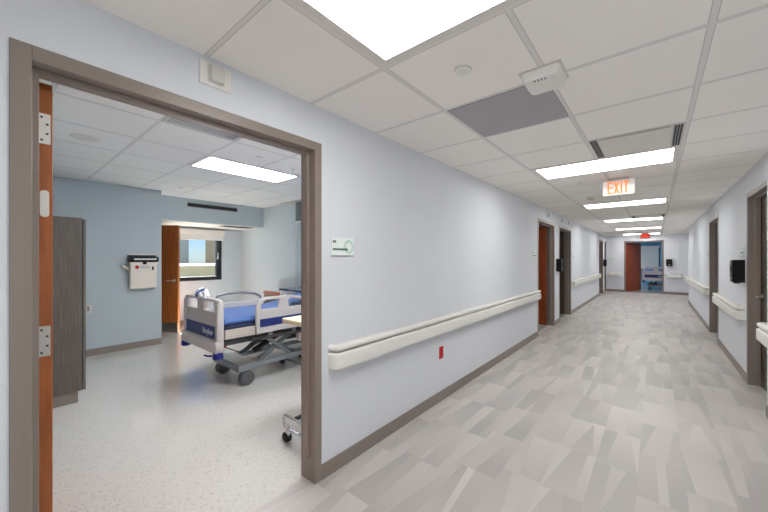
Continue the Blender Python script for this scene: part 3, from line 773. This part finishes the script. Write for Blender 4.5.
# --- hospital bed (local: x across, y from the footboard to the head, origin on the floor under the footboard)
def make_bed(label):
    t = thing('hospital_bed', label, 'hospital bed', (0, 0, 0), 0, 'hospital beds')
    # base
    f = MB(); f.box(-.24, .23, .165, .40, .47, .235); f.box(-.30, 1.78, .165, .35, 1.95, .235)
    f.box(-.24, .47, .16, -.18, 1.78, .215); f.box(.29, .47, .16, .35, 1.78, .215); f.box(-.20, 1.05, .16, .31, 1.15, .21); f.box(-.20, 1.5, .19, .31, 1.8, .22)
    f.build('base_frame', 'bed_metal', t, .01)
    MB().box(-.22, .25, .235, .38, .45, .241).build('step_plate', 'steel', t, .002)
    for x, y in ((-.215, .34), (.36, .34), (-.26, 1.87), (.32, 1.87)):
        fk = MB().box(x-.014, y-.03, .10, x+.014, y+.03, .19); fk.cyl((x, y, .15), (x, y, .21), .022, 14)
        fk = fk.build('caster', 'bed_metal', t, .004)
        for s in (-1, 1):
            MB().lathe([(.001, 0), (.052, .0), (.060, .004), (.076, .003), (.080, .008), (.080, .022), (.074, .026), (.001, .026)], (x+s*.014+(-.026 if s < 0 else 0), y, .080), 'x', 28).build('wheel', 'wheel', fk)
    # lift linkage
    for x in (-.17, .26):
        f = MB(); f.bar((x, .55, .21), (x, 1.05, .50), .04, .055); f.bar((x, 1.62, .21), (x, 1.22, .50), .04, .055)
        f.bar((x+.05, .95, .21), (x+.05, .60, .49), .03, .045)
        f.build('lift_arm', 'bed_metal', t, .006)
    f = MB(); f.cyl((0, .62, .26), (0, 1.12, .46), .035, 14); f.box(-.05, 1.05, .43, .05, 1.25, .52); f.box(-.16, .8, .47, .16, 1.0, .53); f.box(.1, .98, .36, .2, 1.16, .50)
    f.build('actuator', 'bed_dark', t, .006)
    MB().box(.36, 1.0, .37, .43, 1.12, .50).build('control_box', 'bed_grey', t, .008)
    MB().box(.43, 1.03, .40, .434, 1.09, .47).build('control_panel', 'navy', t)
    # deck
    f = MB()
    for x in (-.36, .36): f.box(x-.025, .06, .485, x+.025, 2.12, .535)
    for y in (.2, .7, 1.2, 1.7, 2.05): f.box(-.34, y-.025, .49, .34, y+.025, .53)
    f.build('deck_frame', 'bed_dark', t, .004)
    f = MB(); f.box(-.455, .06, .565, .455, .98, .62); f.box(.425, .06, .575, .458, .98, .665); f.box(-.458, .06, .575, -.425, .98, .665); f.box(-.455, 1.0, .55, .455, 2.12, .61)
    f.build('deck', 'bed_beige', t, .008)
    MB().tube([(.452, .35, .52), (.452, .9, .50), (.452, 2.0, .50)], .016, 10).build('side_bar', 'bed_dark', t)
    # mattress, head end lifted
    def prof(zb, zt, dx):
        f = MB(); rows = []
        ys = [.065, .085, .5, .95, 1.05, 1.2, 1.6, 2.05, 2.075]
        for y in ys:
            lift = max(0, y-1.0)*.17
            rows.append((y, zb+lift, zt+lift-(.02 if y in (.065, 2.075) else 0)))
        prev = None
        for y, a, b in rows:
            r = .025
            ring = [f.bm.verts.new(p) for p in ((-dx, y, a), (dx, y, a), (dx, y, b-r), (dx-r, y, b), (-dx+r, y, b), (-dx, y, b-r))]
            if prev:
                for k in range(6): f.bm.faces.new((prev[k], prev[(k+1) % 6], ring[(k+1) % 6], ring[k]))
            else: f.bm.faces.new(ring[::-1])
            prev = ring
        f.bm.faces.new(prev); return f
    ms = prof(.625, .725, .432).build('mattress', 'mat_side', t, .006)
    prof(.722, .770, .436).build('cover', 'mattress', ms, .01)
    # footboard with two hand holes
    out = [(-.46, .47), (-.44, .45), (.44, .45), (.46, .47), (.46, .56), (.455, .955), (.437, .985), (.3, .992), (-.3, .992), (-.437, .985), (-.455, .955), (-.46, .56)]
    fb = plate('footboard', out, [rrect(-.38, .855, -.09, .958, .02), rrect(.09, .855, .38, .958, .02)], .05, 'bed_grey', t, 'xz', .02, .008)
    plate('kick_bumper', [(-.475, .455), (-.46, .44), (.46, .44), (.475, .455), (.475, .53), (.45, .56), (-.45, .56), (-.475, .53)], [], .085, 'bed_grey', fb, 'xz', .0, .012)
    b = plate('stripe', [(-.45, .572), (.37, .572), (.37, .705), (-.45, .705)], [], .004, 'navy', fb, 'xz', -.0065, .001)
    text_mesh('logo', 'Stryker', .088, 'printw', b, FNY, Vector((.20, -.009, .635)), .001, .001)
    for s in (-1, 1):
        MB().box(s*.425-.03, -.022, .46, s*.425+.03, .055, .95).build('corner_post', 'bed_grey', fb, .016, seg=3)
        MB().lathe([(.03, .375), (.050, .385), (.053, .405), (.044, .45), (.03, .46)], (s*.43, .0, 0)).build('bumper', 'bluecap', fb)
    hb = plate('headboard', [(x, z+.02) for x, z in out], [rrect(-.3, .85, .3, .955, .03)], .05, 'bed_grey', t, 'xz', 2.17, .008)
    # side rails
    def siderail(s, y0, y1, zt, kind):
        x = s*.475
        if kind == 'foot':
            o = [(y0, .575), (y1-.05, .575), (y1, .63), (y1+.01, .80), (y1-.08, zt-.045), (y0+.40, zt), (y0+.12, zt), (y0+.03, zt-.02), (y0, zt-.09)]
            h = [[(y0+.06, .84), (y0+.27, .84), (y0+.30, zt-.035), (y0+.12, zt-.032), (y0+.06, zt-.065)], [(y0+.42, .835), (y1-.11, .835), (y1-.05, zt-.11), (y1-.1, zt-.075), (y0+.45, zt-.04), (y0+.41, zt-.06)]]
        else:
            o = [(y0, .63), (y0+.05, .60), (y1-.05, .60), (y1, .65), (y1, zt-.08), (y1-.06, zt), (y0+.10, zt), (y0+.02, zt-.05)]
            h = [rrect(y0+.09, .84, y1-.09, zt-.045, .04)]
        r = plate('side_rail', o, h, .036, 'bed_grey', t, 'yz', x, .008)
        plate('stripe', [(y0+.04, .645), (y1-.12, .645), (y1-.12, .735), (y0+.04, .735)], [], .004, 'navy', r, 'yz', x+s*.0195, .001)
        MB().bar((s*.43, y0+.2, .50), (s*.455, y0+.2, .62), .03, .05).bar((s*.43, y1-.25, .50), (s*.455, y1-.25, .62), .03, .05).build('rail_arm', 'bed_metal', r, .004)
    siderail(1, .39, 1.16, .978, 'foot'); siderail(1, 1.30, 1.92, .955, 'head'); siderail(-1, 1.30, 1.92, .955, 'head')
    # far side rail lowered to a curved grab tube above a clear lower panel
    r = plate('side_rail', [(.34, .60), (1.02, .60), (1.04, .70), (1.02, .83), (.34, .83)], [], .03, 'bed_grey', t, 'yz', -.475, .008)
    MB().tube([(-.475, .355, .80), (-.475, .36, .89), (-.475, .39, .935), (-.475, .5, .955), (-.475, .7, .957), (-.475, .9, .925), (-.475, .98, .88), (-.475, 1.0, .80)], .018, 12).build('grab_tube', 'bed_metal', r)
    # brake pedal and red release
    MB().tube([(-.27, .28, .21), (-.3, .2, .225), (-.36, .18, .23)], .012, 8).build('brake_pedal', 'bluecap', t)
    MB().box(.28, .08, .46, .34, .13, .48).build('release_lever', 'red', t, .003)
    MB().tube([(.3, .1, .47), (.33, .3, .36), (.3, .5, .42), (.28, .75, .47)], .006, 8).build('cable', 'black', t)
    return t
bed = make_bed('hospital bed with blue mattress in the near patient room'); bed.location = (-3.905, 1.5, 0)
dup(bed, (.02, 18.55, 0), 0, 'hospital bed seen through the doorway in the end wall')

# bundle hung over the footboard
bm_ = bmesh.new(); bmesh.ops.create_icosphere(bm_, subdivisions=4, radius=1)
for v in bm_.verts:
    p = v.co.copy(); w = 1+.12*math.sin(5*p.x+3*p.z)+.10*math.sin(9*p.y+4*p.x)+.06*math.sin(15*p.z+7*p.x)
    v.co = Vector((p.x*.135*w, p.y*.055*w, p.z*.050*w - .02*abs(p.x)))
for f_ in bm_.faces: f_.smooth = True
me = bpy.data.meshes.new('linen_bundle'); bm_.to_mesh(me); bm_.free()
lb = link('linen_bundle', me, 'cloth'); lb.location = (-3.89, 1.50, 1.038); tag(lb, 'crumpled white and blue linen bundle lying on the bed footboard', 'linen')
f = MB(); f.tube([(.0, -.050, -.035), (.02, -.056, -.01), (.045, -.048, .012), (.06, -.02, .035), (.06, .01, .04)], .013, 8); f.build('fold', 'cloth_b', lb)

# overbed table reaching across the bed
t = thing('overbed_table', 'slate topped overbed table standing across the hospital bed', 'overbed table', (-3.4, 2.7, 0))
plate('table_top', rrect(-.55, -.20, .40, .24, .03), [], .026, 'slate', t, 'xy', 1.0, .006)
MB().box(.22, -.05, .10, .30, .05, .96).build('column', 'bed_metal', t, .008)
MB().box(-.30, -.035, .95, .32, .035, .982).build('arm', 'bed_dark', t, .004)
f = MB(); f.box(.2, -.2, .07, .26, .2, .105); f.box(-.5, -.2, .07, .2, -.165, .10); f.box(-.5, .12, .07, .2, .155, .10); f.build('base', 'bed_metal', t, .006)
for x, y in ((-.48, -.182), (-.50, .138), (.23, -.18), (.23, .18)):
    c = MB().box(x-.012, y-.012, .035, x+.012, y+.012, .08).build('caster', 'bed_dark', t)
    MB().lathe([(.001, -.014), (.034, -.014), (.036, -.008), (.036, .008), (.034, .014), (.001, .014)], (x, y, .036), 'x', 20).build('wheel', 'rubber', c)
# near cream table
t = thing('overbed_table', 'cream topped table on chrome base half hidden by the door jamb', 'overbed table', (-2.2, 1.9, 0))
plate('table_top', rrect(-.30, -.285, .30, .45, .02), [], .042, 'butter', t, 'xy', .880, .008)
MB().box(.20, -.03, .12, .26, .08, .86).build('column', 'chrome', t, .006)
for y in (-.43, .38):
    g = MB(); r = .048
    arc = [(.0-r*math.sin(k*PI/10), y, .150+r*math.cos(k*PI/10)) for k in range(11)]
    g.tube([(.36, y, .150+r)]+arc+[(.36, y, .150-r)], .0115, 12); g.build('leg_loop', 'chrome', t)
MB().box(.075, -.418, .185, .105, .37, .21).build('cross_bar', 'black', t, .006)
for x, y in ((.015, -.43), (.015, .38), (.32, -.43), (.32, .38)):
    c = MB().tube([(x, y, .13), (x, y, .095)], .012, 10); c.hexa([(x-.03, y-.016, .045), (x+.012, y-.016, .045), (x+.012, y+.016, .045), (x-.03, y+.016, .045)], [(x-.012, y-.016, .10), (x+.012, y-.016, .10), (x+.012, y+.016, .10), (x-.012, y+.016, .10)])
    c = c.build('caster', 'chrome', t, .004)
    for s in (-1, 1): MB().lathe([(.001, 0), (.033, 0), (.038, .004), (.038, .014), (.034, .018), (.001, .018)], (x-.015, y+s*.004+(-.018 if s < 0 else 0), .038), 'y', 22).build('wheel', 'rubber', c)

# visitor chair
t = thing('visitor_chair', 'wooden visitor chair behind the bed by the back wall', 'chair', (-5.95, 3.3, 0))
MB().box(-.26, -.25, .40, .26, .24, .48).build('seat', 'uph', t, .02)
MB().hexa([(-.23, .23, .47), (.23, .23, .47), (.23, .29, .47), (-.23, .29, .47)], [(-.23, .31, .70), (.23, .31, .70), (.23, .37, .70), (-.23, .37, .70)]).build('backrest', 'uph', t, .015)
MB().box(-.29, .30, .68, .29, .385, .755).build('top_rail', 'chairwood', t, .015)
for s in (-1, 1):
    MB().bar((s*.24, -.22, 0), (s*.24, -.22, .41), .04, .04).build('leg', 'chairwood', t, .005)
    MB().bar((s*.27, .27, 0), (s*.27, .34, .70), .04, .04).build('leg', 'chairwood', t, .005)

# privacy curtain gathered against the back wall
t = thing('privacy_curtain', 'pale gathered privacy curtain with mesh top behind the bed head', 'curtain', (-5.0, 3.78, 0))
def folds(z0, z1, m, name):
    f = MB(); n = 60; A = []; B = []
    for k in range(n+1):
        x = -.37+.75*k/n; y = .035*math.sin(k*1.05)+.01*math.sin(k*.37)
        A.append(f.bm.verts.new((x, y, z0))); B.append(f.bm.verts.new((x, y, z1)))
    for k in range(n): q = f.bm.faces.new((A[k], A[k+1], B[k+1], B[k])); q.smooth = True
    o = f.build(name, m, t); s = o.modifiers.new('thick', 'SOLIDIFY'); s.thickness = .003
    return o
folds(.35, 2.11, 'curtain', 'fabric'); folds(2.13, 2.50, 'mesh', 'mesh_header'); folds(2.11, 2.13, 'white', 'seam')
MB().box(-.9, -.012, 2.50, 2.0, .012, RZ-.001).build('track', 'alu', t, .002)

# ------------------------------------------------------------------ rooms glimpsed through other doorways
def shell(name, x0, y0, x1, y1, m, label, skip=()):
    f = MB(); w = .1
    if 'w' not in skip: f.box(x0-w, y0-w, 0, x0, y1+w, RZ)
    if 'e' not in skip: f.box(x1, y0-w, 0, x1+w, y1+w, RZ)
    if 's' not in skip: f.box(x0, y0-w, 0, x1, y0, RZ)
    if 'n' not in skip: f.box(x0, y1, 0, x1, y1+w, RZ)
    struct(name, f, m, label, 'wall')
    struct('ceiling_'+name[5:], MB().box(x0-w, y0-w, RZ-.05, x1+w, y1+w, RZ), 'white_board', 'ceiling over the '+name[5:].replace('_', ' '), 'ceiling')
shell('wall_side_room', -4.6, 4.3, XL-WT, 7.72, 'room_paint', 'walls of the room behind the orange wooden door', skip='e')
shell('wall_dark_room', -4.6, 7.92, XL-WT, 14.0, 'sideroom', 'walls of the unlit room behind the dark doorway', skip='e')
shell('wall_end_rooms', -4.6, 14.2, XL-WT, YF, 'sideroom', 'walls of the rooms at the corridor end', skip='e')
shell('wall_right_rooms', XR+WT, 3.5, 4.2, 10.5, 'sideroom', 'walls of the rooms on the right side', skip='w')
struct('floor_side_rooms', MB().box(-4.7, 4.1, -.06, XL-.107, YF, 0).box(XR+1.6, 3.4, -.06, 4.3, 10.6, 0), 'room_floor', 'floor of the side rooms off the corridor', 'floor')
# room past the end wall, brightened by an added ceiling light
f = MB(); fx0, fx1, fy1 = -2.4, 1.6, 22.0
f.box(fx0-.1, YF+.12, 0, fx0, fy1+.1, RZ); f.box(fx1, YF+.12, 0, fx1+.1, fy1+.1, RZ)
f.box(fx0, fy1, 0, -.75, fy1+.1, RZ); f.box(.16, fy1, 0, fx1, fy1+.1, RZ); f.box(-.75, fy1, 0, .16, fy1+.1, .85); f.box(-.75, fy1, 2.05, .16, fy1+.1, RZ)
struct('wall_end_room', f, 'far_paint', 'blue walls of the room past the end wall', 'wall')
struct('ceiling_end_room', MB().box(fx0-.1, YF, RZ-.05, fx1+.1, fy1+.1, RZ), 'white_board', 'ceiling of the room past the end wall', 'ceiling')
struct('floor_end_room', MB().box(fx0-.1, YF+.06, -.06, fx1+.1, fy1+.1, 0), 'room_floor', 'glossy floor of the room past the end wall', 'floor')
d = thing('window_2', 'pale window of the room past the end wall', 'window', (-.3, fy1, .85), kind='structure')
f = MB(); f.box(-.75, fy1-.01, .85, -.70, fy1+.06, 2.05); f.box(.08, fy1-.01, .85, .16, fy1+.06, 2.05); f.box(-.70, fy1-.01, .85, .08, fy1+.06, .9); f.box(-.70, fy1-.01, 2.0, .08, fy1+.06, 2.05)
f.build('window_frame', 'winframe', d, world=True)
MB().box(-.70, fy1+.02, .9, .08, fy1+.026, 2.0).build('pane', 'glass', d, world=True)
r = thing('roller_blind', 'pale roller blind on the distant window past the end wall', 'blind', (-.3, fy1-.02, 1.6))
MB().box(-.76, fy1-.07, 1.98, .17, fy1-.012, 2.07).build('cassette', 'white', r, .003, world=True)
MB().box(-.72, fy1-.04, .88, .12, fy1-.037, 1.98).build('shade', 'blind', r, world=True)

# ------------------------------------------------------------------ outside the window
t = tag(MB().box(-27, 2.0, -14, -20, 7.05, 6).build('grey_building', 'bl_grey'), 'grey neighbouring building seen at the left of the window view', 'building')
t = tag(MB().prism([(-20, 7.93), (-20, 18), (-27, 18), (-27, 11.0)], 'z', -14, 6).build('brown_building', 'bl_brown'), 'brownish neighbouring building seen at the right of the window view', 'building')
t = thing('parapet_roof', 'beige roof edge with a pale coping below the window view', 'roof', (-14, 5, -4))
MB().box(-14.3, -2, -4, -14, 14, 1.12).build('parapet', 'bl_beige', t, world=True); MB().box(-14.4, -2, 1.12, -13.9, 14, 1.20).build('coping', 'coping', t, world=True)
MB().box(-14, -2, -.8, -8.5, 14, -.5).build('roof_deck', 'bl_beige', t, world=True)
struct('ground_outside', MB().box(-900, -400, -15, -28, 500, -14), 'land', 'hazy flat land on the horizon outside', 'ground')

# ------------------------------------------------------------------ world, camera, view
w = bpy.data.worlds.new('sky'); S.world = w; w.use_nodes = True
n, l = w.node_tree.nodes, w.node_tree.links
bg = n['Background']; sk = n.new('ShaderNodeTexSky')
sk.sky_type = 'NISHITA'; sk.sun_disc = False; sk.sun_elevation = math.radians(50); sk.sun_rotation = math.radians(90); sk.air_density = 1.0; sk.dust_density = .1; sk.ozone_density = 3
tint = n.new('ShaderNodeMix'); tint.data_type = 'RGBA'; tint.blend_type = 'MULTIPLY'; tint.inputs['Factor'].default_value = 1
tint.inputs['B'].default_value = (.56, .70, 1, 1); l.new(sk.outputs[0], tint.inputs['A'])
l.new(tint.outputs['Result'], bg.inputs[0]); bg.inputs[1].default_value = .13

sl = bpy.data.lights.new('sun', 'SUN'); so_ = bpy.data.objects.new('sun', sl); COL.objects.link(so_)
sl.energy = 95; sl.angle = math.radians(.6); sl.color = (1, 1, 1)
so_.rotation_euler = Vector((.80, -.14, -1.0)).to_track_quat('-Z', 'Y').to_euler()
c = bpy.data.cameras.new('camera'); co = bpy.data.objects.new('camera', c); COL.objects.link(co)
co.location = (0, 0, 1.42); co.rotation_euler = (PI/2, 0, math.radians(39.724))
c.sensor_width = 36; c.lens = 326.9/768*36; c.shift_y = 2.36/768; c.clip_start = .02; c.clip_end = 2000
S.camera = co
vs = S.view_settings
vs.view_transform = 'Standard'; vs.look = 'None'; vs.exposure = 0.24; vs.gamma = 1.0; vs.use_curve_mapping = False
S.cycles.max_bounces = 12; S.cycles.diffuse_bounces = 8; S.cycles.glossy_bounces = 4
